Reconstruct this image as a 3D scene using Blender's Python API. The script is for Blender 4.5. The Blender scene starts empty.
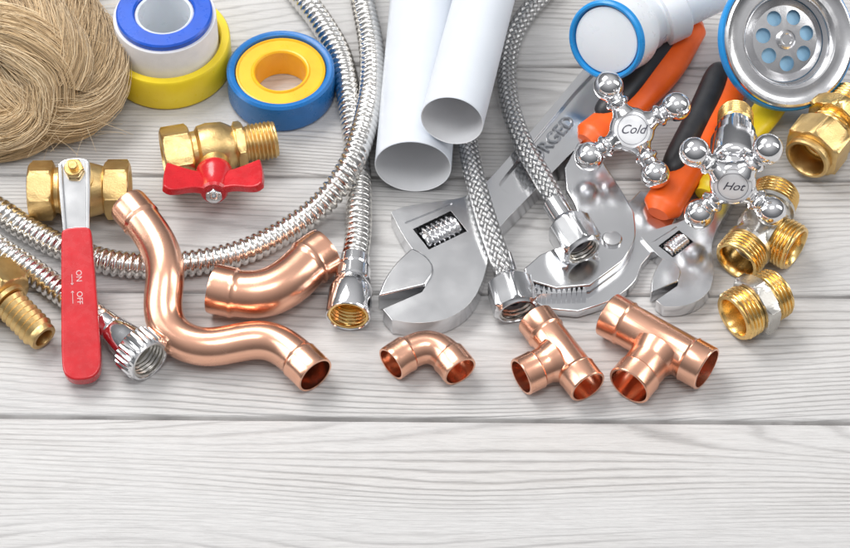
import bpy, bmesh, math, random
from math import *
from mathutils import Vector, Matrix, noise
random.seed(7)
S=0.01
FP=2600.0; E=radians(52); D=118.0
CAM=Vector((0,-D*cos(E),D*sin(E)))
FW=Vector((0,cos(E),-sin(E))); UP=Vector((0,sin(E),cos(E))); RT=Vector((1,0,0))
def V(px,py,z=0.0):
    d=FW+RT*((px-425)/FP)-UP*((py-274)/FP)
    return CAM+d*((z-CAM.z)/d.z)
sc=bpy.context.scene
COL=sc.collection
ORG={}
# ------------------------------------------------------------------ materials
class NT:
    def __init__(s,name):
        s.m=bpy.data.materials.new(name); s.m.use_nodes=True
        s.t=s.m.node_tree; s.b=s.t.nodes['Principled BSDF']
    def n(s,ty,**k):
        x=s.t.nodes.new(ty)
        for a,b in k.items(): setattr(x,a,b)
        return x
    def l(s,a,b): s.t.links.new(a,b)
    def math(s,op,a,b=None,c=None):
        x=s.n('ShaderNodeMath',operation=op)
        for i,q in enumerate((a,b,c)):
            if q is None: continue
            if isinstance(q,(int,float)): x.inputs[i].default_value=q
            else: s.l(q,x.inputs[i])
        return x.outputs[0]
    def ramp(s,fac,stops):
        r=s.n('ShaderNodeValToRGB'); e=r.color_ramp.elements
        while len(e)<len(stops): e.new(0.5)
        for i,(p,c) in enumerate(stops):
            e[i].position=p; e[i].color=(c[0],c[1],c[2],1) if not isinstance(c,(int,float)) else (c,c,c,1)
        s.l(fac,r.inputs[0]); return r.outputs[0]
    def mix(s,f,a,b,ty='MIX'):
        x=s.n('ShaderNodeMix',data_type='RGBA',blend_type=ty)
        for i,q in ((0,f),(6,a),(7,b)):
            if isinstance(q,(int,float)): x.inputs[i].default_value=q
            elif isinstance(q,(tuple,list)): x.inputs[i].default_value=(q[0],q[1],q[2],1)
            else: s.l(q,x.inputs[i])
        return x.outputs[2]
    def noise(s,vec,scale,detail=4,rough=.55):
        x=s.n('ShaderNodeTexNoise'); x.inputs['Scale'].default_value=scale
        x.inputs['Detail'].default_value=detail; x.inputs['Roughness'].default_value=rough
        s.l(vec,x.inputs['Vector']); return x.outputs[0]
    def bump(s,h,strength,dist=.001):
        x=s.n('ShaderNodeBump'); x.inputs['Strength'].default_value=strength; x.inputs['Distance'].default_value=dist
        s.l(h,x.inputs['Height']); s.l(x.outputs[0],s.b.inputs['Normal'])
def pm(name,col,col2=None,metal=0.0,r0=.3,r1=.4,sc1=120,bump=.0,bsc=900,coat=0,sss=0,spec=.5):
    N=NT(name); tc=N.n('ShaderNodeTexCoord').outputs['Object']
    a=N.noise(tc,sc1,5)
    col2=col2 or tuple(c*.88 for c in col)
    N.l(N.ramp(a,[(.3,col2),(.68,col)]),N.b.inputs['Base Color'])
    N.l(N.ramp(N.noise(tc,sc1*2.3,6),[(.3,r0),(.7,r1)]),N.b.inputs['Roughness'])
    N.b.inputs['Metallic'].default_value=metal
    N.b.inputs['Specular IOR Level'].default_value=spec
    if coat: N.b.inputs['Coat Weight'].default_value=coat; N.b.inputs['Coat Roughness'].default_value=.08
    if sss:
        N.b.inputs['Subsurface Weight'].default_value=sss; N.b.inputs['Subsurface Scale'].default_value=.004
    if bump: N.bump(N.noise(tc,bsc,3),bump,.0004)
    return N.m
CU=pm('copper',(.95,.55,.39),(.89,.47,.32),1,.21,.29,35,.04,400)
BR=pm('brass',(.80,.58,.27),(.66,.45,.19),1,.30,.46,110,.30,1400)
BRB=pm('bright_brass',(.92,.66,.28),(.82,.53,.19),1,.18,.32,110,.08,900)
CH=pm('chrome',(.86,.86,.87),(.78,.78,.80),1,.07,.15,90)
CHH=pm('hose_chrome',(.82,.80,.77),(.72,.71,.69),1,.15,.25,90)
ST=pm('satin_steel',(.74,.745,.76),(.69,.695,.71),1,.15,.22,30,.015,300)
STD=pm('engraved_steel',(.30,.31,.33),(.22,.23,.25),1,.30,.42,160,.2,900)
SCH=pm('brushed_chrome',(.72,.72,.73),(.66,.66,.68),1,.18,.28,70,.05,900)
NI=pm('nickel',(.70,.68,.64),(.60,.58,.54),1,.24,.36,120,.10,1200)
PVC=pm('pale_pvc',(.69,.73,.79),(.66,.70,.76),0,.28,.4,60,.02,500)
PVCI=pm('pvc_inside',(.92,.93,.95),(.90,.91,.93),0,.4,.5,60)
WHT=pm('white_plastic',(.80,.83,.87),(.77,.80,.84),0,.25,.35,60,.02,600,0,.15)
SKY=pm('light_blue_plastic',(.38,.66,.88),(.34,.60,.84),0,.35,.45,60,.03,600)
TAPE=pm('white_tape',(.82,.82,.84),(.76,.76,.78),0,.5,.6,200,.2,1500)
BLU=pm('blue_plastic',(.012,.17,.50),(.010,.14,.42),0,.24,.36,100,.05,900)
BLU2=pm('bright_blue_plastic',(.02,.30,.72),(.015,.25,.62),0,.24,.36,100,.05,900)
BLU3=pm('royal_blue_plastic',(.01,.10,.60),(.01,.08,.50),0,.24,.36,100,.05,900)
YEL=pm('yellow_plastic',(.90,.70,.03),(.84,.62,.02),0,.26,.36,100,.05,900)
AMB=pm('amber_plastic',(.95,.52,.02),(.88,.44,.015),0,.26,.36,100,.05,900)
RED=pm('red_vinyl',(.60,.012,.02),(.50,.008,.014),0,.2,.32,120,.08,700,.3)
REDP=pm('red_painted_metal',(.62,.012,.02),(.50,.008,.014),0,.22,.35,140,.15,900,.3)
ORA=pm('orange_rubber',(.95,.14,.012),(.85,.11,.01),0,.32,.45,120,.1,1200)
BLK=pm('black_rubber',(.025,.026,.03),(.015,.015,.018),0,.36,.5,120,.15,1500)
GRY=pm('dark_rubber_washer',(.12,.12,.13),None,0,.5,.6,120)
INK=pm('dark_ink',(.07,.07,.10),None,0,.4,.5,120)
WINK=pm('faded_white_ink',(.72,.50,.50),None,0,.4,.5,120)
CAP=pm('white_enamel',(.86,.87,.89),(.82,.83,.86),0,.12,.2,120)
def fibre_mat():
    N=NT('flax_fibre')
    u=N.n('ShaderNodeUVMap').outputs[0]
    sx=N.n('ShaderNodeSeparateXYZ'); N.l(u,sx.inputs[0])
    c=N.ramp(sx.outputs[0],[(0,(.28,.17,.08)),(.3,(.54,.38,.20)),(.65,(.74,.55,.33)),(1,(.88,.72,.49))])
    N.l(c,N.b.inputs['Base Color']); N.b.inputs['Roughness'].default_value=.75
    N.b.inputs['Specular IOR Level'].default_value=.2
    N.b.inputs['Sheen Weight'].default_value=.3
    return N.m
FIB=fibre_mat()
def braid_mat():
    N=NT('braided_steel'); u=N.n('ShaderNodeUVMap').outputs[0]
    s=N.n('ShaderNodeSeparateXYZ'); N.l(u,s.inputs[0])
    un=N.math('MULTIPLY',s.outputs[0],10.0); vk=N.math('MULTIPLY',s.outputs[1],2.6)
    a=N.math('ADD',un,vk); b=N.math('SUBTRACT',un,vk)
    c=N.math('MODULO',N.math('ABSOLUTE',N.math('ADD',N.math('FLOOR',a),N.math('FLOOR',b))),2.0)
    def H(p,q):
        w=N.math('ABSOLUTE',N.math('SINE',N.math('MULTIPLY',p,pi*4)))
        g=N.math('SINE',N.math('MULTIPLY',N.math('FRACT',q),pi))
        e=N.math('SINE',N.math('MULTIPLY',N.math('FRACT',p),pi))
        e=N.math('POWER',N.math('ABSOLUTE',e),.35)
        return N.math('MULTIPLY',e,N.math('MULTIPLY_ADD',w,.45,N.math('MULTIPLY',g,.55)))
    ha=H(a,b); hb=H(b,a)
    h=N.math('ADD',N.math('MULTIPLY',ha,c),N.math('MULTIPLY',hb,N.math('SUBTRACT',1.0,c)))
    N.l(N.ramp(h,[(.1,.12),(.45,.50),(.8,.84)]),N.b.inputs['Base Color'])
    N.b.inputs['Metallic'].default_value=1; N.b.inputs['Roughness'].default_value=.26
    N.bump(h,.9,.0006); return N.m
BRD=braid_mat()
def wood_mat():
    N=NT('whitewashed_wood'); u=N.n('ShaderNodeUVMap').outputs[0]
    def mp(sx,sy):
        m=N.n('ShaderNodeMapping'); m.inputs['Scale'].default_value=(sx,sy,1); N.l(u,m.inputs[0]); return m.outputs[0]
    sv=N.n('ShaderNodeSeparateXYZ'); N.l(u,sv.inputs[0])
    big=N.noise(mp(.030,.19),1.0,1.0,.3)
    warp=N.noise(mp(.18,1.1),1.0,3,.6)
    f=N.math('ADD',N.math('ADD',N.math('MULTIPLY',big,125.0),N.math('MULTIPLY',warp,5.0)),N.math('MULTIPLY',sv.outputs[1],17.0))
    ring=N.math('MULTIPLY_ADD',N.math('SINE',f),.5,.5)
    fine=N.noise(mp(.24,16.0),1.0,5,.7)
    fine2=N.noise(mp(.6,46.0),1.0,3,.6)
    blot=N.noise(mp(.05,.26),1.0,3,.5)
    lines=N.math('POWER',ring,4.5)
    amt=N.ramp(blot,[(.38,.22),(.60,1.0)])
    k=N.math('MULTIPLY',lines,amt)
    k=N.math('MULTIPLY',k,N.ramp(fine,[(.36,.25),(.54,1.0)]))
    c0=N.ramp(fine,[(.30,(.45,.44,.435)),(.44,(.60,.592,.588)),(.70,(.69,.683,.68))])
    c1=N.mix(N.math('MULTIPLY',k,.62),c0,(.27,.26,.26))
    c2=N.mix(N.ramp(fine2,[(.54,0.0),(.64,.48)]),c1,(.36,.35,.35))
    c3=N.mix(N.ramp(blot,[(.42,0.0),(.75,.18)]),c2,(.55,.49,.43))
    N.l(c3,N.b.inputs['Base Color'])
    N.l(N.ramp(fine,[(.3,.62),(.7,.45)]),N.b.inputs['Roughness'])
    h=N.math('SUBTRACT',N.math('MULTIPLY',fine,.7),N.math('MULTIPLY',k,.9))
    h=N.math('SUBTRACT',h,N.math('MULTIPLY',fine2,.4))
    N.bump(h,.6,.0009); return N.m
WOOD=wood_mat()
# ------------------------------------------------------------------ mesh builder (centimetres)
def FR(p,z,xh=None):
    z=Vector(z).normalized(); xh=Vector(xh) if xh else (Vector((0,0,1)) if abs(z.z)<.9 else Vector((1,0,0)))
    x=(xh-z*xh.dot(z)).normalized(); y=z.cross(x)
    M=Matrix((x,y,z)).transposed().to_4x4(); M.translation=Vector(p); return M
class MB:
    def __init__(s): s.v=[]; s.f=[]; s.uv={}
    def rings(s,R,cap0=False,cap1=False,loop=False,uvf=None):
        o=len(s.v); n=len(R[0])
        for r in R: s.v.extend(r)
        m=len(R); last=m if loop else m-1
        for i in range(last):
            i2=(i+1)%m
            for j in range(n):
                k=(j+1)%n
                if uvf: s.uv[len(s.f)]=[uvf(i,j),uvf(i,j+1),uvf(i+1,j+1),uvf(i+1,j)]
                s.f.append((o+i*n+j,o+i*n+k,o+i2*n+k,o+i2*n+j))
        if cap0: s.f.append(tuple(o+j for j in range(n))[::-1])
        if cap1: s.f.append(tuple(o+(m-1)*n+j for j in range(n)))
        return s
    def lat(s,M,prof,seg=64,loop=False,cap=True):
        R=[]
        for r,z in prof:
            ring=[]
            for j in range(seg):
                t=2*pi*j/seg
                q=r(t,z) if callable(r) else r
                ring.append(M@Vector((q*cos(t),q*sin(t),z)))
            R.append(ring)
        return s.rings(R,cap and not loop,cap and not loop,loop)
    def prism(s,pts,z0,z1,M=None):
        M=M or Matrix()
        R=[[M@Vector((p[0],p[1],z)) for p in pts] for z in (z0,z1)]
        return s.rings(R,True,True)
    def tube(s,pts,rad,seg=24,inner=None,caps=True,uv=False,up=None):
        n=len(pts); T=[(pts[min(i+1,n-1)]-pts[max(i-1,0)]).normalized() for i in range(n)]
        x=Vector(up) if up else Vector((0,0,1))
        if abs(x.dot(T[0]))>.9: x=Vector((1,0,0))
        R=[];L=[0.0];fr=[]
        for i in range(n):
            x=(x-T[i]*x.dot(T[i])).normalized(); y=T[i].cross(x); fr.append((x.copy(),y))
            if i: L.append(L[-1]+(pts[i]-pts[i-1]).length)
        def mk(i,off=0):
            x,y=fr[i]; ring=[]
            for j in range(seg):
                t=2*pi*j/seg; q=rad(L[i],t,i/(n-1)) if callable(rad) else rad
                if isinstance(q,tuple): ring.append(pts[i]+x*(q[0]*cos(t))+y*(q[1]*sin(t)))
                else: ring.append(pts[i]+x*((q-off)*cos(t))+y*((q-off)*sin(t)))
            return ring
        R=[mk(i) for i in range(n)]
        if inner:
            R+= [mk(i,inner) for i in reversed(range(n))]
            return s.rings(R,loop=True)
        return s.rings(R,caps,caps,uvf=(lambda i,j:(j/seg,L[i])) if uv else None)
    def mesh(s,origin=Vector((0,0,0)),name='m'):
        me=bpy.data.meshes.new(name)
        me.from_pydata([(v-origin)*S for v in s.v],[],s.f)
        if s.uv:
            ul=me.uv_layers.new(name='UVMap')
            for p in me.polygons:
                q=s.uv.get(p.index)
                if q:
                    for li,c in zip(p.loop_indices,q): ul.data[li].uv=c
        else:
            bm=bmesh.new(); bm.from_mesh(me); bmesh.ops.recalc_face_normals(bm,faces=bm.faces); bm.to_mesh(me); bm.free()
        return me
def evm(o):
    dg=bpy.context.evaluated_depsgraph_get(); dg.update()
    return bpy.data.meshes.new_from_object(o.evaluated_get(dg))
def tag(o,label,cat,group=None,kind=None):
    if label: o['label']=label
    if cat: o['category']=cat
    if group: o['group']=group
    if kind: o['kind']=kind
def thing(name,label,cat,p,group=None):
    o=bpy.data.objects.new(name,None); o.empty_display_size=.01; COL.objects.link(o)
    p=Vector((p[0],p[1],0)); o.location=p*S; ORG[o]=p; tag(o,label,cat,group); return o
def link(me,name,mat,parent=None,origin=None,sharp=35,bevel=0,cuts=None,label=None):
    o=bpy.data.objects.new(name,me); COL.objects.link(o)
    if cuts:
        tmp=[]
        for op,mb in cuts:
            c=bpy.data.objects.new('t',mb.mesh(origin)); COL.objects.link(c); tmp.append(c)
            m=o.modifiers.new('b','BOOLEAN'); m.operation=op; m.solver='EXACT'; m.object=c
        me2=evm(o); o.modifiers.clear(); o.data=me2; me=me2
        for c in tmp: bpy.data.objects.remove(c)
    if bevel:
        m=o.modifiers.new('v','BEVEL'); m.width=bevel*S; m.segments=3; m.limit_method='ANGLE'; m.angle_limit=radians(40); m.use_clamp_overlap=True
        me2=evm(o); o.modifiers.clear(); o.data=me2; me=me2
    me.materials.clear(); me.materials.append(mat)
    for p in me.polygons: p.use_smooth=True
    me.set_sharp_from_angle(angle=radians(sharp))
    if bevel:
        m=o.modifiers.new('w','WEIGHTED_NORMAL'); m.keep_sharp=True
    me.name=name
    if parent: o.parent=parent
    if label: o['label']=label
    return o
def part(mb,name,mat,parent,**k):
    og=ORG[parent]; o=link(mb.mesh(og),name,mat,parent,og,**k); ORG[o]=og; return o
def solo(mb,name,mat,label,cat,p,group=None,kind=None,**k):
    og=Vector((p[0],p[1],0)); o=link(mb.mesh(og),name,mat,None,og,**k); o.location=og*S; ORG[o]=og
    tag(o,label,cat,group,kind); return o
def text(body,size,M,parent,mat,ext=.02,shear=0,name='lettering'):
    cu=bpy.data.curves.new('t','FONT'); cu.body=body; cu.size=size; cu.align_x='CENTER'; cu.align_y='CENTER'
    cu.extrude=ext; cu.shear=shear; cu.resolution_u=4
    t=bpy.data.objects.new('t',cu); COL.objects.link(t); me=evm(t); bpy.data.objects.remove(t)
    og=ORG[parent]
    for v in me.vertices: v.co=((M@v.co)-og)*S
    me.materials.clear(); me.materials.append(mat)
    o=bpy.data.objects.new(name,me); COL.objects.link(o); o.parent=parent; ORG[o]=og; return o
def cr(pts,step=.15,closed=False):
    P=[Vector(p) for p in pts]; n=len(P); out=[]
    seg=n if closed else n-1
    for i in range(seg):
        if closed: a,b,c,d=P[(i-1)%n],P[i],P[(i+1)%n],P[(i+2)%n]
        else:
            b,c=P[i],P[i+1]; a=P[i-1] if i else b*2-c; d=P[i+2] if i+2<n else c*2-b
        k=max(2,int((c-b).length/step))
        for j in range(k):
            t=j/k
            out.append(.5*((2*b)+(c-a)*t+(2*a-5*b+4*c-d)*t*t+(3*b-a-3*c+d)*t**3))
    if not closed: out.append(P[-1])
    return out
def resample(pts,step):
    L=[0]
    for i in range(1,len(pts)): L.append(L[-1]+(pts[i]-pts[i-1]).length)
    n=int(L[-1]/step); out=[]; k=0
    for i in range(n+1):
        s=min(i*step,L[-1]-1e-6)
        while L[k+1]<s: k+=1
        out.append(pts[k].lerp(pts[k+1],(s-L[k])/max(1e-9,L[k+1]-L[k])))
    return out
def relax(P,it):
    for _ in range(it):
        P=[P[0]]+[(P[i-1]+P[i]*2+P[i+1])/4 for i in range(1,len(P)-1)]+[P[-1]]
    return P
def chk(pts,it=2):
    P=[(p[0],p[1],len(p)>2) for p in pts]
    for _ in range(it):
        Q=[]; n=len(P)
        for i in range(n):
            a,b,c=P[i-1],P[i],P[(i+1)%n]
            if b[2]: Q.append(b)
            else:
                Q.append((b[0]*.75+a[0]*.25,b[1]*.75+a[1]*.25,False)); Q.append((b[0]*.75+c[0]*.25,b[1]*.75+c[1]*.25,False))
        P=Q
    return [(p[0],p[1]) for p in P]
def hexr(a,cr_):
    return lambda t,z: min(a/cos((t%(pi/3))-pi/6),cr_)
def hx(a,z0,z1,c=.1):
    return [(hexr(a,a*.97),z0),(hexr(a,a*1.04),z0+c*.5),(hexr(a,a*1.16),z0+c*1.6),(hexr(a,a*1.16),z1-c*1.6),(hexr(a,a*1.04),z1-c*.5),(hexr(a,a*.97),z1)]
def thr(R,d,p,z0,z1):
    out=[]; n=max(6,int((z1-z0)/p*8)); 
    for i in range(n+1):
        z=z0+(z1-z0)*i/n; e=min(1,min(z-z0,z1-z)/(p*.8)+.0)
        def f(t,zz,e=e):
            q=(zz/p-t/(2*pi))%1.0; q=abs(q*2-1)
            return R-d+(d*min(1,q*1.35))*e
        out.append((f,z))
    return out
def socket(M,R,z0,z1,name,mat,parent,floor=.35):
    return part(MB().lat(M,[(R+.02,z0),(R+.02,z1)]+thr(R,.075,.19,z0+.02,z1-.01)[::-1]+[(floor,z0+.06),(floor,z0-.0)],56,loop=True),name,mat,parent)
# ------------------------------------------------------------------ tabletop
seams=[419,293,177,65]
ys=[V(425,s).y for s in seams]
w=ys[1]-ys[0]
ed=[ys[0]-w*4.2,ys[0]-w*3.1,ys[0]-w*2.1,ys[0]-w*1.05]+ys
while ed[-1]<75: ed.append(ed[-1]+w*1.02)
mb=MB(); rot=Matrix.Rotation(radians(-.55),4,'Z')
for i in range(len(ed)-1):
    g=.07 if i!=3 else .05; y0=ed[i]+g; y1=ed[i+1]-(g if i!=3 else .10); X=75
    off=i*37.3+random.random()*9
    c=.13; prof=[(y0,-1.6),(y0,-c),(y0+c*.35,-c*.3),(y0+c,0),(y1-c,0),(y1-c*.35,-c*.3),(y1,-c),(y1,-1.6)]
    xs=[-X,X]
    base=len(mb.v)
    for x in xs:
        for y,z in prof: mb.v.append(rot@Vector((x,y,z)))
    n=len(prof)
    for j in range(n):
        k=(j+1)%n
        mb.uv[len(mb.f)]=[(-X+i*13,prof[j][0]+off),(-X+i*13,prof[k][0]+off),(X+i*13,prof[k][0]+off),(X+i*13,prof[j][0]+off)]
        mb.f.append((base+j,base+k,base+n+k,base+n+j))
    for q in (0,n):
        mb.uv[len(mb.f)]=[(prof[j][1]*3,prof[j][0]+off) for j in range(n)]; mb.f.append(tuple(base+q+j for j in range(n)))
b=len(mb.v)
for x,y,z in [(-74,ed[0]+1,-1.61),(74,ed[0]+1,-1.61),(74,ed[-1]-1,-1.61),(-74,ed[-1]-1,-1.61)]: mb.v.append(Vector((x,y,z)))
mb.uv[len(mb.f)]=[(0,0),(1,0),(1,1),(0,1)]; mb.f.append((b,b+1,b+2,b+3))
me=mb.mesh()
bm=bmesh.new(); bm.from_mesh(me); bmesh.ops.recalc_face_normals(bm,faces=bm.faces); bm.to_mesh(me); bm.free()
t=link(me,'tabletop',WOOD,sharp=50); t['kind']='structure'; t['label']='whitewashed wooden planks laid side by side with dark seams'
# ------------------------------------------------------------------ flax hank
def hank():
    og=V(50,90); mb=MB(); rnd=random.Random(3)
    def strand(path,R,nf,tw,seed):
        P=resample(cr(path,.3),.42); n=len(P)
        fr=[]; x=Vector((0,0,1))
        for i in range(n):
            T=(P[min(i+1,n-1)]-P[max(i-1,0)]).normalized(); x=(x-T*x.dot(T)).normalized(); fr.append((x.copy(),T.cross(x)))
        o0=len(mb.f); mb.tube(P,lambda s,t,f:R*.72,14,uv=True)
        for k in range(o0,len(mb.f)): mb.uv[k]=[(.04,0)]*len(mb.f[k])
        for q in range(nf):
            a=rnd.random()*2*pi; rr=R*(rnd.uniform(.76,1.0) if q%10 else rnd.uniform(1.0,1.12))
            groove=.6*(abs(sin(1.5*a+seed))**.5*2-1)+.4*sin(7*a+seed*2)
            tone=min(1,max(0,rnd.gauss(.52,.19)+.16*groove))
            ph=rnd.random()*9
            pts=[]; s0=0 if rnd.random()<.7 else rnd.randint(0,n-5); s1=n if rnd.random()<.7 else rnd.randint(s0+4,n)
            if s1-s0<4: continue
            wob=rnd.choice((.06,.12,.2,.4)); fr2=rnd.uniform(.18,.34)
            for i in range(s0,s1):
                x,y=fr[i]; t=a+tw*i*.42+wob*sin(i*fr2+ph)
                r=rr*(.95+.11*groove+.06*sin(i*.33+seed)+.035*sin(i*.5+ph*2))
                pts.append(P[i]+x*(r*cos(t))+y*(r*sin(t)))
            th=rnd.uniform(.010,.022)
            o1=len(mb.f); mb.tube(pts,th,3,caps=False,uv=True)
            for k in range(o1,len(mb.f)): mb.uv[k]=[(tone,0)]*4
    strand([V(30,-60,2),V(54,-15,2.2),V(80,28,2.3),V(95,68,2.1),V(88,98,1.7),V(58,112,1.6),V(14,100,1.6),V(-36,70,1.6),V(-76,50,1.6)],1.42,1900,.26,1)
    strand([V(-70,128,1.3),V(-20,128,1.3),V(16,129,1.3),V(42,112,1.7),V(54,80,3.0),V(32,48,4.0),V(-4,28,4.1),V(-56,18,3.3)],1.30,1700,-.24,2)
    strand([V(-60,-10,2.4),V(-10,-8,3.0),V(25,4,3.6),V(52,28,4.0),V(70,60,3.6),V(66,88,2.8)],1.08,1200,.34,3)
    strand([V(-60,150,.8),V(0,145,.8),V(32,137,.8),V(58,120,.9)],.72,600,-.26,6)
    for q in range(170):
        a=V(rnd.uniform(0,106),rnd.uniform(5,138),rnd.uniform(.6,4.2)); an=rnd.uniform(0,2*pi); d=Vector((cos(an),sin(an)*.7,rnd.uniform(-.2,.3)))
        cu=rnd.uniform(-.4,.4); pts=[]
        for k in range(9):
            p=a+d*(k*.17)+Vector((cu*.05*k*k*.3,cu*.06*k*k*.3,-.012*k*k)); p.z=max(p.z,.03); pts.append(p)
        o1=len(mb.f); mb.tube(pts,.008,3,caps=False,uv=True)
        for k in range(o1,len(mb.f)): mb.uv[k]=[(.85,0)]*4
    solo(mb,'flax_fibre_hank',FIB,'twisted hank of tan flax fibre at the upper left of the table','plumbing flax',og,sharp=180)
hank()
# ------------------------------------------------------------------ tape rolls
def roll_a():
    p=V(170,64); r=thing('thread_seal_tape','yellow cased thread seal tape roll with raised white tape and royal blue rim','tape roll',p)
    M=Matrix.Translation(p)
    part(MB().lat(M,[(2.55,.3),(2.55,1.75),(2.62,1.85),(2.95,1.85),(3.02,1.75),(3.02,.12),(2.92,0.0),(1.6,0.0),(1.6,.3)],96,loop=True),'case',YEL,r)
    part(MB().lat(M,[(1.62,.32),(1.62,3.35),(2.42,3.35),(2.45,3.3),(2.45,.32)],96,loop=True),'tape',TAPE,r)
    part(MB().lat(M,[(1.42,3.2),(1.42,3.6),(1.5,3.68),(2.2,3.68),(2.28,3.6),(2.28,3.36),(1.6,3.36),(1.6,3.2)],96,loop=True),'spool_flange',BLU3,r)
    part(MB().lat(M,[(1.25,.02),(1.25,3.5),(1.32,3.56),(1.40,3.5),(1.40,.02)],96,loop=True),'hub',WHT,r)
def roll_b():
    p=V(282,93); r=thing('thread_seal_tape','blue cased thread seal tape roll with amber spool lying flat left of the hoses','tape roll',p)
    M=Matrix.Translation(p)
    part(MB().lat(M,[(2.15,0.05),(2.15,1.45),(2.2,1.68),(2.3,1.74),(2.45,1.74),(2.56,1.62),(2.57,.25),(2.5,.08),(2.4,0.0)],96,loop=True),'case',BLU,r)
    part(MB().lat(M,[(1.22,0.02),(1.22,1.50),(1.28,1.58),(1.36,1.6),(1.42,1.52),(2.0,1.52),(2.05,1.58),(2.13,1.56),(2.13,1.35),(1.45,1.35),(1.45,.02)],96,loop=True),'spool',AMB,r)
    part(MB().lat(M,[(1.46,.1),(1.46,1.34),(2.12,1.34),(2.12,.1)],64,loop=True),'tape',TAPE,r)
roll_a(); roll_b()
# ------------------------------------------------------------------ valves
def lever_valve():
    c=V(80,190,1.36); r=thing('lever_ball_valve','brass ball valve with long red lever reaching over the metal hoses','ball valve',c)
    ax=Vector((1,.02,0)).normalized(); M=FR(c-ax*2.3,ax)
    h=hx(1.22,0,1.15,.08); h2=hx(1.22,3.45,4.6,.08)
    prof=[(.8,.1),(.85,0.0),(1.0,-.01)]+h+[(1.05,1.2),(1.08,1.4),(1.30,1.5),(1.34,1.6),(1.36,1.9),(1.30,2.6),(1.15,3.2),(1.08,3.4)]+h2+[(1.0,4.61),(.85,4.6),(.8,4.5)]
    b=part(MB().lat(M,prof+thr(.84,.07,.18,3.6,4.45)[::-1]+[(.6,3.55),(.6,1.05)]+thr(.84,.07,.18,.15,1.0)[::-1],72,loop=True),'body',BR,r)
    tl=radians(15); n=Vector((0,-sin(tl),cos(tl))); d=V(83,380,.62)-(c+n*1.95); d.normalize(); s=d.cross(n).normalized(); n=s.cross(d).normalized()
    if s.x<0: s=-s
    L=Matrix((s,d,n)).transposed().to_4x4(); L.translation=c+n*1.95
    Mn=FR(c+n*.9,n)
    part(MB().lat(Mn,[(.75,0),(.75,.45),(.55,.5),(.55,.85),(.4,.9),(.4,1.05)],48),'stem',BR,r)
    pl=[(-.66,-.62),(.66,-.62),(.74,.0),(.70,.8),(.54,1.5),(.52,2.6),(.50,4.2),(-.50,4.2),(-.52,2.6),(-.54,1.5),(-.70,.8),(-.74,0)]
    lv=part(MB().prism(chk(pl),-.02,.18,L),'lever',ST,r,bevel=.05)
    fl=MB()
    for sg in (-1,1):
        pts=[(sg*.52,-.3),(sg*.70,-.3),(sg*.70,1.0),(sg*.58,3.3),(sg*.42,3.3),(sg*.50,1.0)]
        fl.prism(pts if sg>0 else pts[::-1],.19,.38,L)
    part(fl,'lever_flange',ST,lv,bevel=.04)
    sl=[(-.62,2.9),(.62,2.9),(.68,3.3),(.74,5),(.82,7.4),(.86,9.0),(.82,9.8),(.5,10.15),(0,10.22),(-.5,10.15),(-.82,9.8),(-.86,9.0),(-.82,7.4),(-.74,5),(-.68,3.3)]
    g=part(MB().prism(chk(sl),-.26,.42,L),'grip_sleeve',RED,lv,bevel=.16)
    for body,yy in (('OFF',6.35),('ON',5.3)):
        T=L@Matrix.Translation((.04,yy,.425))@Matrix.Rotation(radians(90),4,'Z')
        if L.to_3x3().determinant()<0: T=T@Matrix.Diagonal((1,-1,1,1))
        text(body,.36,T,g,WINK,.01)
    ar=MB()
    for (x0,y0,x1,y1) in ((-.26,5.2,-.26,5.7),(-.26,5.7,-.20,5.62),(-.26,5.7,-.32,5.62),(-.26,6.0,-.26,6.6),(-.26,6.0,-.20,6.08),(-.26,6.0,-.32,6.08)):
        a=Vector((x0,y0,.425)); b_=Vector((x1,y1,.425)); ar.tube([L@a,L@b_],.016,6)
    part(ar,'arrow_mark',WINK,g)
    nt=MB().lat(FR(c+n*2.14,n),hx(.40,0,.34,.05)+[(.22,.34),(.22,.55),(.18,.6)],72)
    part(nt,'lever_nut',BRB,r)
lever_valve()
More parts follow.
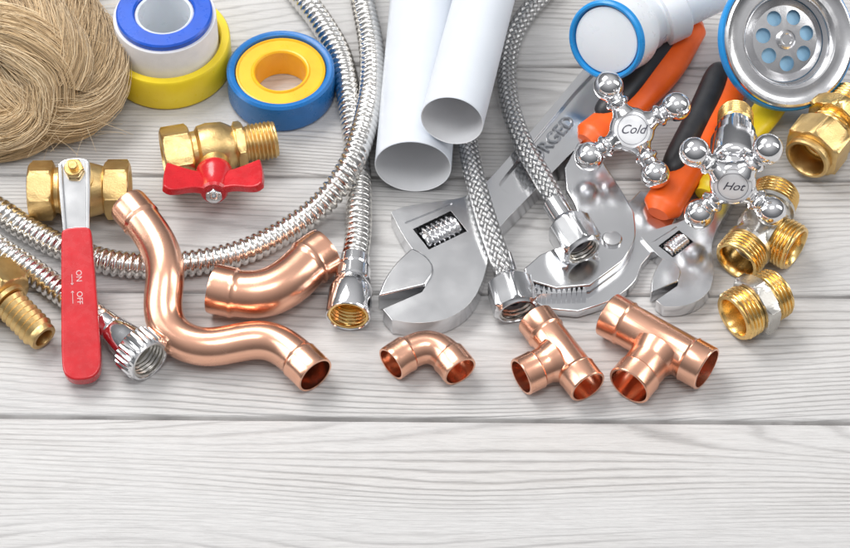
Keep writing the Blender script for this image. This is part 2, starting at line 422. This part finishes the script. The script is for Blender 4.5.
def butterfly_valve():
    a=V(163,158,1.28); b=V(276,139,1.2); ax=(b-a).normalized(); Lg=(b-a).length
    r=thing('butterfly_ball_valve','brass ball valve with red butterfly handle beside the blue tape roll','ball valve',(a+b)/2)
    M=FR(a,ax)
    k=Lg
    prof=[(.88,.1),(.92,0)]+hx(1.26,0.01,1.35,.08)+[(1.0,1.4),(1.0,1.6),(1.2,1.75),(1.28,2.2),(1.22,2.9),(1.05,3.2),(.95,3.35)]+hx(1.0,3.4,3.85,.06)+[(.82,3.9)]+thr(.90,.09,.19,3.95,k)+[(.62,k),(.6,k-.1),(.6,1.5)]+thr(.90,.07,.18,.1,1.3)[::-1]
    part(MB().lat(M,prof,72,loop=True),'body',BR,r)
    c=a+ax*2.45
    d=Vector((.04,-.93,.14)).normalized(); s=Vector((1,.06,0)); s=(s-d*s.dot(d)).normalized(); n=s.cross(d)
    if n.z<0: n=-n
    Md=FR(c+d*.9,d)
    part(MB().lat(Md,[(.74,0),(.74,.55),(.64,.6),(.64,.95)],48),'stem',BR,r)
    L=Matrix((s,d,n)).transposed().to_4x4(); L.translation=c+d*1.72
    w=part(MB().lat(FR(c+d*1.44,d),[(.62,0),(.80,.05),(.86,.2),(.84,.5),(.66,.95),(.62,1.3),(.64,1.55),(.56,1.68),(.3,1.7)],40),'butterfly_handle',REDP,r)
    for sg in (-1,1):
        R=Matrix.Rotation(radians(sg*-14),4,'Y')
        wing=[(sg*.3,.10,'s'),(sg*.85,.30),(sg*2.25,-.05,'s'),(sg*2.38,.8),(sg*2.36,1.62,'s'),(sg*2.0,1.88),(sg*.9,1.35),(sg*.3,1.42,'s')]
        if sg<0: wing=wing[::-1]
        part(MB().prism(chk(wing),-.17,.25,L@R),'wing',REDP,w,bevel=.08)
    part(MB().lat(FR(c+d*3.12,d),hx(.36,0,.25,.05)+[(.18,.26),(.18,.4),(.12,.44)],72),'handle_nut',ST,w)
butterfly_valve()
def tail_fitting():
    a=V(-22,272,1.35); b=V(44,338,.85); ax=(b-a).normalized(); L=(b-a).length; M=FR(a,ax)
    r=thing('brass_hose_tail','brass hose tail with hex collar at the left edge','brass fitting',(a+b)/2)
    z=L-2.6
    part(MB().lat(M,[(.9,-.5),(1.0,-.5),(1.0,0)]+hx(1.28,z-1.5,z,.1)+[(.95,z+.02),(.9,z+.2)],72),'hex_collar',BR,r)
    pr=[(.66,z+.2)]
    q=z+.25
    while q<L-.35:
        pr+=[(.74,q),(.78,q+.06),(.66,q+.26)]; q+=.30
    pr+=[(.68,L-.1),(.64,L),(.46,L),(.44,L-.1),(.44,z+.2)]
    part(MB().lat(M,pr,48,loop=True),'ridged_tail',BR,r)
tail_fitting()
# ------------------------------------------------------------------ shower hose
def shower_hose():
    pts=[(354,262,.9),(358,236,.66),(359,205,.62),(358,170,.62),(354,130,.62),(348,90,.62),(338,52,.62),(318,18,.62),(298,-8,.62),(276,-48,.62),(272,-92,.62),(302,-122,.62),(336,-100,.62),(352,-50,.62),(362,0,.8),(371,45,.95),(372,90,1.3),(363,132,1.86),(349,168,1.84),(322,204,1.05),(286,231,.65),(243,252,.62),(200,262,.62),(155,266,.62),(108,262,.62),(62,247,.62),(25,228,.62),(-5,208,.62),(-60,182,.62),(-115,190,.62),(-125,226,.62),(-80,226,.62),(-35,228,.62),(0,250,.62),(28,268,.62),(56,288,.62),(84,308,.65),(106,325,.85)]
    P=resample(cr([V(*p) for p in pts],.2),.042)
    pt=.34
    def rad(s,t,f):
        q=((s/pt)+t/(2*pi))%1.0
        a=abs(q-.5)
        return .49+.125*(max(0.0,1-(a/.40)**2))**.5 if a<.40 else .49
    p0=V(250,200); r=thing('shower_hose','long chrome spiral shower hose winding across the left half, with a nut at each end','shower hose',p0)
    part(MB().tube(P,rad,24,caps=True),'hose',CHH,r,sharp=60)
    a=V(355,258,.95); b=V(348,317,1.02); M=FR(a,b-a); L=(b-a).length
    n=part(MB().lat(M,[(.55,.0),(.68,.05),(.70,.5),(.62,.55),(.62,.62),(.78,.72),(.80,1.3),(.74,1.38),(.76,1.5),(.92,1.75),(.99,2.0),(1.02,L-.12),(.98,L-.02),(.94,L),(.90,L-.05),(.90,L-1.1),(.45,L-1.1),(.45,0)],64,loop=True),'smooth_nut',CH,r,label='smooth chrome conical end nut of the hose')
    socket(M,.87,L-1.0,L-.06,'brass_insert',BRB,n,.34)
    a=V(104,322,.85); b=V(150,361,1.05); M=FR(a,b-a); L=(b-a).length
    kn=lambda t,z:1.08+.05*(abs(((t/(2*pi)*26)%1)*2-1)*2-1)
    n=part(MB().lat(M,[(.50,.0),(.60,.05),(.64,.6),(.60,.66),(.70,.8),(.80,1.5),(.86,L-1.25),(.98,L-1.15),(kn,L-1.05),(kn,L-.22),(1.05,L-.1),(1.0,L),(.90,L),(.88,L-.06),(.88,L-1.1),(.45,L-1.1),(.45,0)],130,loop=True),'knurled_nut',CH,r,label='ridged chrome end nut of the hose')
    socket(M,.86,L-1.0,L-.06,'threaded_insert',NI,n,.36)
shower_hose()
# ------------------------------------------------------------------ plastic pipes
def pvc(a,b,r,ext,label):
    ax=(b-a).normalized(); M=FR(a,ax)
    o=thing('plastic_pipe',label,'plastic pipe',a); w=.055
    part(MB().lat(M,[(r-w*.5,0),(r,.03),(r,ext),(r-w*.5,ext)],96,cap=False),'outer_wall',PVC,o)
    part(MB().lat(M,[(r-w*.5,0),(r-w,.03),(r-w,ext),(r-w*.5,ext)],96,cap=False),'inner_wall',PVCI,o)
    return o,M
pvc(V(413,167,1.80),V(427,-5,1.80),1.77,18,'wide pale plastic pipe on the left, lying flat on the table')
pvc(V(452,121,4.66),V(485,-5,3.80),1.44,15,'narrower pale plastic pipe resting over the wide pipe')
# ------------------------------------------------------------------ braided hoses
def braided(pts,nut,label,hexa):
    P=resample(cr([V(*p) for p in pts],.2),.12)
    r=thing('braided_hose',label,'braided hose',P[len(P)//2])
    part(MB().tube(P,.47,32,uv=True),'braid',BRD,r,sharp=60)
    a=V(*nut[0]); b=V(*nut[1]); M=FR(a,b-a); L=(b-a).length
    part(MB().lat(M,[(.45,-1.1),(.53,-1.05),(.55,-.5),(.55,.1),(.45,.1)],48),'ferrule',CH,r)
    h=part(MB().lat(M,[(.35,.0),(.62,.0),(.70,.15)]+hx(hexa,.3,L-.12,.08)+[(hexa*.93,L-.05),(hexa*.9,L),(hexa*.82,L),(hexa*.80,L-.06),(hexa*.80,L-.75),(.35,L-.8)],72,loop=True),'hex_nut',ST,r)
    socket(M,hexa*.785,L-.70,L-.07,'thread',NI,h,.5)
    part(MB().lat(M,[(.20,L-.60),(.20,L-.44),(.26,L-.40),(.46,L-.40),(.52,L-.44),(.52,L-.60)],48,loop=True),'washer',GRY,h)
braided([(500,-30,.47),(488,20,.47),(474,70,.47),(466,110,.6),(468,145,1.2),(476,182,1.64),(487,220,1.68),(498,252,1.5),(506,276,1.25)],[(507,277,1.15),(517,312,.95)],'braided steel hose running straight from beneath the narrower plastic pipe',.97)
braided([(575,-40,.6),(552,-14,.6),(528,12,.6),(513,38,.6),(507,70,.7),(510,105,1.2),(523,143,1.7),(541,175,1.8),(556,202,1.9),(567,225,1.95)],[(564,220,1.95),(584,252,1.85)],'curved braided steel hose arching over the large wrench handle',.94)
# ------------------------------------------------------------------ adjustable wrenches
def wrench(name_label,T,z0,th,grip,k,txt):
    zt=1.05
    def Q(px,py):
        p=V(px,py,zt); return T(Vector((p.x,p.y)))
    def poly(l): return [tuple(Q(p[0],p[1]))+tuple(p[2:]) for p in l]
    c0=Q(445,262)
    r=thing('adjustable_wrench',name_label,'adjustable wrench',c0.to_3d())
    body=[(383,309,'s'),(422,292,'s'),(434,272),(426,257),(413,250,'s'),(402,234),(391,212,'s'),(404,206),(440,201),(462,198),(474,192),(490,180),(584,68),(622,24),(645,16),(660,30),(657,52),(620,102),(520,206),(503,222),(490,244),(486,272),(474,301),(450,319),(418,324),(392,320,'s')]
    z1=z0+th
    d=(Q(600,85)-Q(488,210)).normalized(); nrm=Vector((-d.y,d.x))
    A=Q(507,192); B=Q(632,48)
    hw=.66*k
    cuts=[]
    pk=[A-nrm*hw*.8,A+d*.6*k-nrm*hw,B-nrm*hw*1.25,B+nrm*hw*1.25,A+d*.6*k+nrm*hw,A+nrm*hw*.8]
    m=MB().prism(chk([tuple(p) for p in pk]),z1-.20*k,z1+1); cuts.append(('DIFFERENCE',m))
    wc=Q(440,230); u=(Q(466,218)-Q(414,243)).normalized(); vv=Vector((-u.y,u.x))
    W=[wc-u*1.02*k-vv*.70*k,wc+u*1.02*k-vv*.70*k,wc+u*1.02*k+vv*.70*k,wc-u*1.02*k+vv*.70*k]
    cuts.append(('DIFFERENCE',MB().prism([tuple(p) for p in W],z0-1,z1+1)))
    ga,gb=Q(405,223),Q(452,204); gu=(gb-ga).normalized(); gv=Vector((-gu.y,gu.x))*.05*k
    cuts.append(('DIFFERENCE',MB().prism([tuple(ga-gv),tuple(gb-gv),tuple(gb+gv),tuple(ga+gv)],z1-.12*k,z1+1)))
    b=part(MB().prism(chk(poly(body)),z0,z1),'body',ST,r,cuts=cuts,bevel=.09*k)
    jaw=[(378,298,'s'),(384,281),(398,262),(412,250,'s'),(425,256),(436,270),(425,287,'s')]
    part(MB().prism(chk(poly(jaw)),z0+.06*k,z1+.18*k),'movable_jaw',ST,r,bevel=.10*k)
    a=Vector((wc.x,wc.y,z1-.36*k))-Vector((u.x,u.y,0))*.92*k
    part(MB().lat(FR(a,(u.x,u.y,0)),[(.2*k,-.05*k)]+thr(.66*k,.18*k,.26*k,0,1.84*k)+[(.2*k,1.9*k)],40),'adjusting_screw',CH,r)
    if txt:
        c=Q(550,140)
        M=Matrix(((d.x,-d.y*1,0,c.x),(d.y,d.x,0,c.y),(0,0,1,z1-.16),(0,0,0,1)))
        text(txt,.95,M,b,STD,.05)
    if grip:
        P=cr([V(*p) for p in grip],.15)
        g=part(MB().tube(P,lambda s,t,f:(.50*(1 if .06<f<.94 else .85),.68*(1+.08*sin(f*9))*(1 if .06<f<.94 else .82)),24),'grip',YEL,r)
    return r
wrench('large steel adjustable wrench lying under both braided hoses',lambda p:p,.05,1.0,None,1.0,'FORGED')
c1=V(440,268,1.05); c2=V(684,268,.8)
def T2(p):
    q=(p-c1.xy)*.66; a=radians(11); q=Vector((q.x*cos(a)-q.y*sin(a),q.x*sin(a)+q.y*cos(a))); return q+c2.xy
wrench('small steel adjustable wrench with yellow grip, below the right tap handle',T2,.05,.72,[(706,196,.75),(730,160,.75),(755,128,.75),(777,98,.75)],.66,None)
# ------------------------------------------------------------------ pliers
def pliers():
    c=V(600,262); r=thing('water_pump_pliers','steel pliers with orange and black handles under the cold tap handle','pliers',c)
    def poly(l,z): return [ (V(p[0],p[1],z).x,V(p[0],p[1],z).y)+tuple(p[2:]) for p in l]
    B=[(660,194,'s'),(679,210,'s'),(670,232),(654,250,'s'),(642,264,'s'),(636,282),(612,301),(578,311,'s'),(546,308,'s'),(526,297,'s'),(525,285,'s'),(540,266,'s'),(572,240),(598,224,'s'),(618,212),(640,190,'s')]
    A=[(564,168,'s'),(578,142,'s'),(596,144),(606,166,'s'),(621,188),(634,212,'s'),(637,238),(624,260,'s'),(608,272),(590,285,'s'),(556,288,'s'),(525,279,'s'),(524,268,'s'),(540,254,'s'),(560,246),(572,236,'s'),(578,222),(576,206),(566,190,'s')]
    lo=part(MB().prism(chk(poly(B,.6)),.08,.58),'lower_arm',ST,r,bevel=.07)
    up=part(MB().prism(chk(poly(A,1.1)),.60,1.10),'upper_arm',ST,r,bevel=.09)
    pc=V(612,240,1.10)
    part(MB().lat(Matrix.Translation(pc),[(.46,-.02),(.46,.10),(.40,.17),(.2,.2),(.001,.2)],32),'pivot_bolt',SCH,up)
    te=MB()
    for i in range(11):
        q=V(534+i*5,291+(-.2*i),.9); te.prism([(q.x-.10,q.y-.24),(q.x+.10,q.y-.24),(q.x+.01,q.y+.18),(q.x-.01,q.y+.18)],.55,.98)
    part(te,'jaw_teeth',ST,up)
    def grip(pts,pts2):
        P=cr([V(*p) for p in pts],.15)
        def rad(s,t,f):
            e=min(1.0,.55+f*9) if f<.06 else (min(1.0,.6+(1-f)*8) if f>.95 else 1.0)
            return (.62*e*(1+.05*sin(f*14)),.88*e*(1+.06*sin(f*11+1)))
        g=part(MB().tube(P,rad,28),'handle_grip',ORA,r)
        P=cr([V(*p) for p in pts2],.15)
        def rad2(s,t,f):
            e=sqrt(max(.02,1-(2*f-1)**8)); return (.56*e,.64*e)
        part(MB().tube(P,rad2,24),'black_inlay',BLK,g)
    grip([(586,142,1.1),(604,128,1.0),(640,96,.9),(672,58,.9),(694,22,.9)],[(598,117,1.36),(630,86,1.3),(658,50,1.25),(678,18,1.25)])
    grip([(658,214,.95),(672,192,.95),(694,158,.9),(718,112,.9),(736,72,.9)],[(669,174,1.32),(686,142,1.30),(706,102,1.27),(722,64,1.25)])
pliers()
# ------------------------------------------------------------------ cross tap handles
def cross(center,nrm,ang,txt,label,bell):
    n=Vector(nrm).normalized(); M=FR(center,n,(1,0,0)); r=thing('cross_tap_handle',label,'tap handle',center)
    hub=[(.55,-1.3),(.70,-1.25),(.78,-1.0),(.62,-.75),(.66,-.55),(.92,-.42),(1.02,-.2),(1.04,.05),(.98,.22),(.93,.28),(.86,.28),(.84,.24),(.5,.24)]
    h=part(MB().lat(M,hub,64),'hub',CH,r)
    cp=part(MB().lat(M,[(.83,.22),(.83,.27),(.78,.30),(.4,.32),(.001,.325)],64),'cap',CAP,h)
    text(txt,.58,M@Matrix.Translation((0,0,.325)),cp,INK,.008,.45)
    rg=[M@Vector((.68*cos(t),.68*sin(t),.316)) for t in [2*pi*i/48 for i in range(49)]]
    part(MB().tube(rg,.009,6),'cap_ring',INK,cp)
    for a in ang:
        a=radians(a); d=(M.to_3x3()@Vector((cos(a),sin(a),0)))
        A=FR(Vector(center)+n*(-.1),d)
        pr=[(.60,.78),(.52,.92),(.42,1.05),(.39,1.18),(.44,1.27),(.53,1.33),(.55,1.43),(.50,1.52),(.41,1.58),(.40,1.64),(.46,1.70)]
        c_=2.28; R=.69
        for i in range(12):
            t=radians(-54+i*144/11); pr.append((R*cos(t),c_+R*sin(t)))
        pr.append((.001,c_+R))
        part(MB().lat(A,pr,40),'spoke',CH,r)
    for nm,prf,mt in bell: part(MB().lat(M,prf,72 ),nm,mt,r)
F1=Vector((-.02,-.62,.78))
cross(V(632,130,3.35),F1,[118,28,-62,212],'Cold','chrome cross tap handle marked Cold, above the pliers',
      [('valve_stem',[(.52,-1.3),(.52,-1.7),(.75,-1.75),(.75,-2.6),(.5,-2.65),(.5,-3.0)],BRB)])
cross(V(733,183,4.1),Vector((-.12,-.95,.32)),[52,-38,232,142],'Hot','chrome cross tap handle marked Hot, on its valve with a brass end',
      [('bell_cover',[(.6,-1.31),(.90,-1.36),(1.06,-1.50),(1.12,-1.7),(1.12,-3.4),(1.06,-3.48),(.96,-3.5),(.96,-4.3),(.90,-4.36),(.82,-4.4),(.82,-4.9),(.6,-4.92)],CH),('valve_cartridge',[(.5,-4.94)]+thr(.84,.08,.17,-6.2,-4.96)[::-1]+[(.5,-6.22)],BRB)])
# ------------------------------------------------------------------ siphon cup
def siphon():
    c=V(605,41,4.3); ax=Vector((.50,.74,-.46)).normalized(); M=FR(c,ax); r=thing('siphon_fitting','white plastic siphon fitting with bright blue ring, on top of the large wrench end','siphon fitting',c)
    part(MB().lat(M,[(1.66,.12),(1.70,0),(1.80,-.02),(1.90,.06),(1.92,.30),(1.86,.36),(1.62,.36)],96,loop=True),'blue_ring',BLU2,r)
    part(MB().lat(M,[(.001,.10),(1.45,.10),(1.58,.14),(1.61,.37),(1.84,.37),(1.84,2.0),(1.78,2.2),(1.52,2.4),(1.48,2.6),(1.48,3.9),(1.42,4.0)],96),'cup',WHT,r)
    e=c+ax*3.9; d2=Vector((.86,.50,.05)).normalized()
    part(MB().lat(FR(e-d2*.4,d2),[(.9,-.3),(1.3,-.1),(1.36,.1),(1.36,1.2),(1.58,1.25),(1.6,1.35),(1.6,2.3),(1.5,2.4),(1.2,2.45),(1.2,4.5)],72),'outlet_branch',WHT,r)
siphon()
def strainer():
    c=V(789,39,4.1); n=Vector((.26,-.62,.76)).normalized(); M=FR(c,n,(1,0,0))
    r=thing('sink_drain_strainer','round steel sink drain strainer with blue gasket at the upper right corner','sink strainer',c)
    part(MB().lat(M,[(1.98,-.75),(2.0,-.5),(2.08,-.2),(2.2,-.02),(2.34,.06),(2.55,.04),(2.75,.02),(2.95,.10),(3.08,.16),(3.18,.12),(3.22,.02),(3.2,-.06),(2.4,-.1),(2.2,-.25),(2.12,-.8)],120,loop=True),'flange',SCH,r)
    part(MB().lat(M,[(2.4,-.11),(3.30,-.08),(3.36,-.2),(3.36,-.5),(3.28,-.58),(2.4,-.55)],96,loop=True),'gasket',BLU2,r)
    cuts=[]
    for k in range(7):
        t=2*pi*k/7+.3; cuts.append(('DIFFERENCE',MB().lat(M@Matrix.Translation((1.12*cos(t),1.12*sin(t),0)),[(.36,-1.4),(.36,.4)],28)))
    pl=part(MB().lat(M,[(1.95,-.70),(1.75,-.62),(1.6,-.50),(1.0,-.42),(.4,-.40),(.001,-.40),(.001,-.46),(1.0,-.48),(1.6,-.56),(1.9,-.78)],96,loop=True),'strainer_plate',SCH,r,cuts=cuts,sharp=30)
    part(MB().lat(M,[(.46,-.42),(.46,-.30),(.36,-.22),(.28,-.22),(.24,-.28),(.001,-.28)],40),'screw',SCH,r)
    part(MB().lat(M,[(.001,-.62),(1.9,-.80),(2.12,-.82),(2.35,-.60),(2.35,-1.2),(2.0,-1.8),(1.5,-2.4),(1.0,-2.5),(.001,-2.5)],96),'drain_body',SKY,r)
strainer()
# ------------------------------------------------------------------ brass fittings right
def compression():
    a=V(806,160,1.45); b=V(850,104,1.45); M=FR(a,b-a)
    r=thing('brass_compression_fitting','heavy brass compression fitting with open end at the right edge','brass fitting',a)
    part(MB().lat(M,[(.88,1.4),(.88,.12),(.94,.0),(1.06,0),(1.12,.08),(1.12,.3),(1.06,.42)]+hx(1.30,.45,1.9,.09)+[(1.1,1.95),(.9,2.0),(.88,2.0)],72,loop=True),'union_nut',BR,r)
    part(MB().lat(M,[(.70,1.2),(.74,1.15),(.84,1.15),(.86,1.3),(.86,2.05)]+thr(1.08,.09,.18,2.1,2.5)+hx(1.34,2.55,3.4,.09)+thr(1.08,.09,.18,3.45,4.6)+[(.70,4.6)],72,loop=True),'body',BRB,r)
compression()
def brass_tee():
    c=V(762,230,1.18); r=thing('threaded_tee','nickel tee fitting with three brass threaded ends, under the Hot tap handle','threaded tee',c)
    ends=[V(736,262,1.18),V(777,191,1.18),V(796,249,1.18)]
    base=MB().lat(FR(c-Vector((0,0,1.05)),(0,0,1)),[(.5,.02),(.95,.25),(1.14,.7),(1.18,1.05),(1.14,1.4),(.95,1.85),(.5,2.08)],40)
    cuts=[]
    for e in ends:
        d=(e-c).normalized(); L=(e-c).length
        cuts.append(('UNION',MB().lat(FR(c,d),[(.98,.0),(1.0,L-1.25),(1.14,L-1.2),(1.14,L-1.0)],40)))
    for e in ends:
        d=(e-c).normalized(); L=(e-c).length
        cuts.append(('DIFFERENCE',MB().lat(FR(c,d),[(.76,.0),(.76,L+.3)],40)))
    part(base,'body',NI,r,cuts=cuts,sharp=30)
    for e in ends:
        d=(e-c).normalized(); L=(e-c).length
        part(MB().lat(FR(c,d),[(.78,L-1.02)]+thr(1.12,.10,.18,L-.99,L)+[(.90,L),(.84,L-.08),(.78,L-.3)],64,loop=True),'threaded_end',BRB,r)
brass_tee()
def nipple():
    a=V(733,318,1.25); b=V(779,291,1.25); M=FR(a,b-a); L=(b-a).length
    r=thing('hex_nipple','brass hex nipple with nickel hex band, lowest fitting at the right','brass nipple',(a+b)/2)
    part(MB().lat(M,[(.84,.12),(.92,0.0)]+thr(1.20,.11,.19,0.01,.95)+[(1.0,.96),(1.0,L-.9)]+thr(1.17,.11,.19,L-.88,L)+[(.92,L),(.84,L-.1)],72,loop=True),'threaded_barrel',BRB,r)
    part(MB().lat(M,[(1.02,.97)]+hx(1.27,.98,L-.92,.08)+[(1.02,L-.91)],72,loop=True),'hex_band',NI,r)
nipple()
# ------------------------------------------------------------------ copper
def copper_tube(pts,r,sock,label,wall=.09,rs=.07,cat='copper bend',sw=0,rl=0):
    P=resample(cr([V(*p) for p in pts],.1),.1)
    if rl: P=resample(relax(P,rl),.1)
    Lt=.1*(len(P)-1)
    def rad(s,t,f):
        q=min(s,Lt-s)
        if q<sock: 
            e=min(1,(sock-q)/.12); b=.03*max(0,1-abs(q-sock+.12)/.1)
            return r+rs*e+b-(.02 if q<.05 else 0)
        return r+sw*sin(pi*f)**2
    og=P[len(P)//2]
    solo(MB().tube(P,rad,48,inner=wall),'copper_pipe_bend',CU,label,cat,og,sharp=40)
copper_tube([(128,205,2.35),(146,226,2.32),(161,250,2.26),(166,276,2.10),(162,302,1.6),(165,325,1.15),(182,342,.97),(210,348,.96),(240,342,.96),(267,339,.96),(291,352,.96),(316,376,.96)],.86,1.2,'long S shaped copper pipe bend lying across the shower hose',rs=.05,rl=60)
copper_tube([(326,251,1.22),(310,262,1.22),(291,280,1.22),(267,293,1.22),(240,294,1.2),(211,288,1.2)],1.04,1.15,'thick obtuse copper elbow beside the S shaped pipe',rs=.09,sw=.05,rl=20)
copper_tube([(391,364,.82),(406,354,.82),(424,347,.82),(437,349,.82),(450,359,.82),(462,374,.82)],.74,1.0,'small copper elbow with both open ends facing the front',rl=10)
def copper_tee(p0,p1,q,r,label):
    ax=(p1-p0).normalized(); L=(p1-p0).length; M=FR(p0,ax)
    og=(p0+p1)/2; og=Vector((og.x,og.y,0))
    def outer(L,r,s=1.0): return [(r+.02,0),(r+.05,.04),(r+.05,s),(r+.075,s+.05),(r+.02,s+.14),(r,s+.2)]
    base=MB().lat(M,outer(L,r,.85)+[(z,L-w) for z,w in outer(L,r,.85)][::-1],56)
    v=q-p0; c=p0+ax*v.dot(ax); d=(q-c).normalized(); Lb=(q-c).length; B=FR(c,d)
    br=MB().lat(B,[(r*.5,0),(r+.22,r*.60),(r+.10,r*.95),(r+.03,r*1.12),(r,r*1.25),(r,Lb-.85),(r+.06,Lb-.78),(r+.05,Lb-.72),(r+.05,Lb-.04),(r+.02,Lb)],56)
    i1=MB().lat(FR(p0-ax*.5,ax),[(r-.06,0),(r-.06,L+1)],56)
    i2=MB().lat(B,[(r-.07,0),(r-.07,Lb+.5)],56)
    me=base.mesh(og)
    o=link(me,'copper_tee',CU,None,og,cuts=[('UNION',br),('DIFFERENCE',i1),('DIFFERENCE',i2)],sharp=32)
    o.location=og*S; ORG[o]=og; tag(o,label,'copper tee')
copper_tee(V(535,319,.9),V(588,387,.9),V(521,377,.9),.82,'smaller copper tee to the left of the larger one')
copper_tee(V(608,314,1.05),V(707,369,1.05),V(629,386,1.05),.97,'larger copper tee to the right, its branch opening to the front')
# ------------------------------------------------------------------ camera, lights, world
cam=bpy.data.cameras.new('camera'); co=bpy.data.objects.new('camera',cam); COL.objects.link(co)
cam.sensor_width=36; cam.lens=36*FP/850; cam.clip_start=.05; cam.clip_end=50
co.location=CAM*S; co.rotation_euler=(FW).to_track_quat('-Z','Y').to_euler(); sc.camera=co
cam.dof.use_dof=True; cam.dof.focus_distance=(V(425,290,1)-CAM).dot(FW)*S; cam.dof.aperture_fstop=22
def area(name,loc,tgt,sx,sy,en,col=(1,1,1)):
    l=bpy.data.lights.new(name,'AREA'); l.shape='RECTANGLE'; l.size=sx; l.size_y=sy; l.energy=en; l.color=col
    o=bpy.data.objects.new(name,l); COL.objects.link(o); o.location=loc
    o.rotation_euler=(Vector(tgt)-Vector(loc)).to_track_quat('-Z','Y').to_euler()
area('softbox_back',(-.55,.65,1.2),(0,0,0),.8,.6,15,(1,.985,.96))
area('softbox_left',(-1.1,-.1,.8),(0,0,0),.4,1.0,6,(.97,.985,1))
area('softbox_right',(1.15,.1,.75),(0,0,0),.35,.9,5,(1,.99,.97))
area('overhead',(.1,-.35,1.5),(0,0,0),.7,.4,5.5)
w=bpy.data.worlds.new('World'); sc.world=w; w.use_nodes=True; nt=w.node_tree
bg=nt.nodes['Background']; tc=nt.nodes.new('ShaderNodeTexCoord'); sp=nt.nodes.new('ShaderNodeSeparateXYZ')
nt.links.new(tc.outputs['Generated'],sp.inputs[0]); rp=nt.nodes.new('ShaderNodeValToRGB'); nt.links.new(sp.outputs[2],rp.inputs[0])
e=rp.color_ramp.elements; e[0].position=0; e[0].color=(.12,.123,.13,1); e[1].position=1; e[1].color=(.82,.82,.83,1)
x=e.new(.40); x.color=(.27,.272,.28,1)
nt.links.new(rp.outputs[0],bg.inputs[0]); bg.inputs[1].default_value=.88
sc.view_settings.view_transform='Standard'; sc.view_settings.look='None'; sc.view_settings.exposure=0
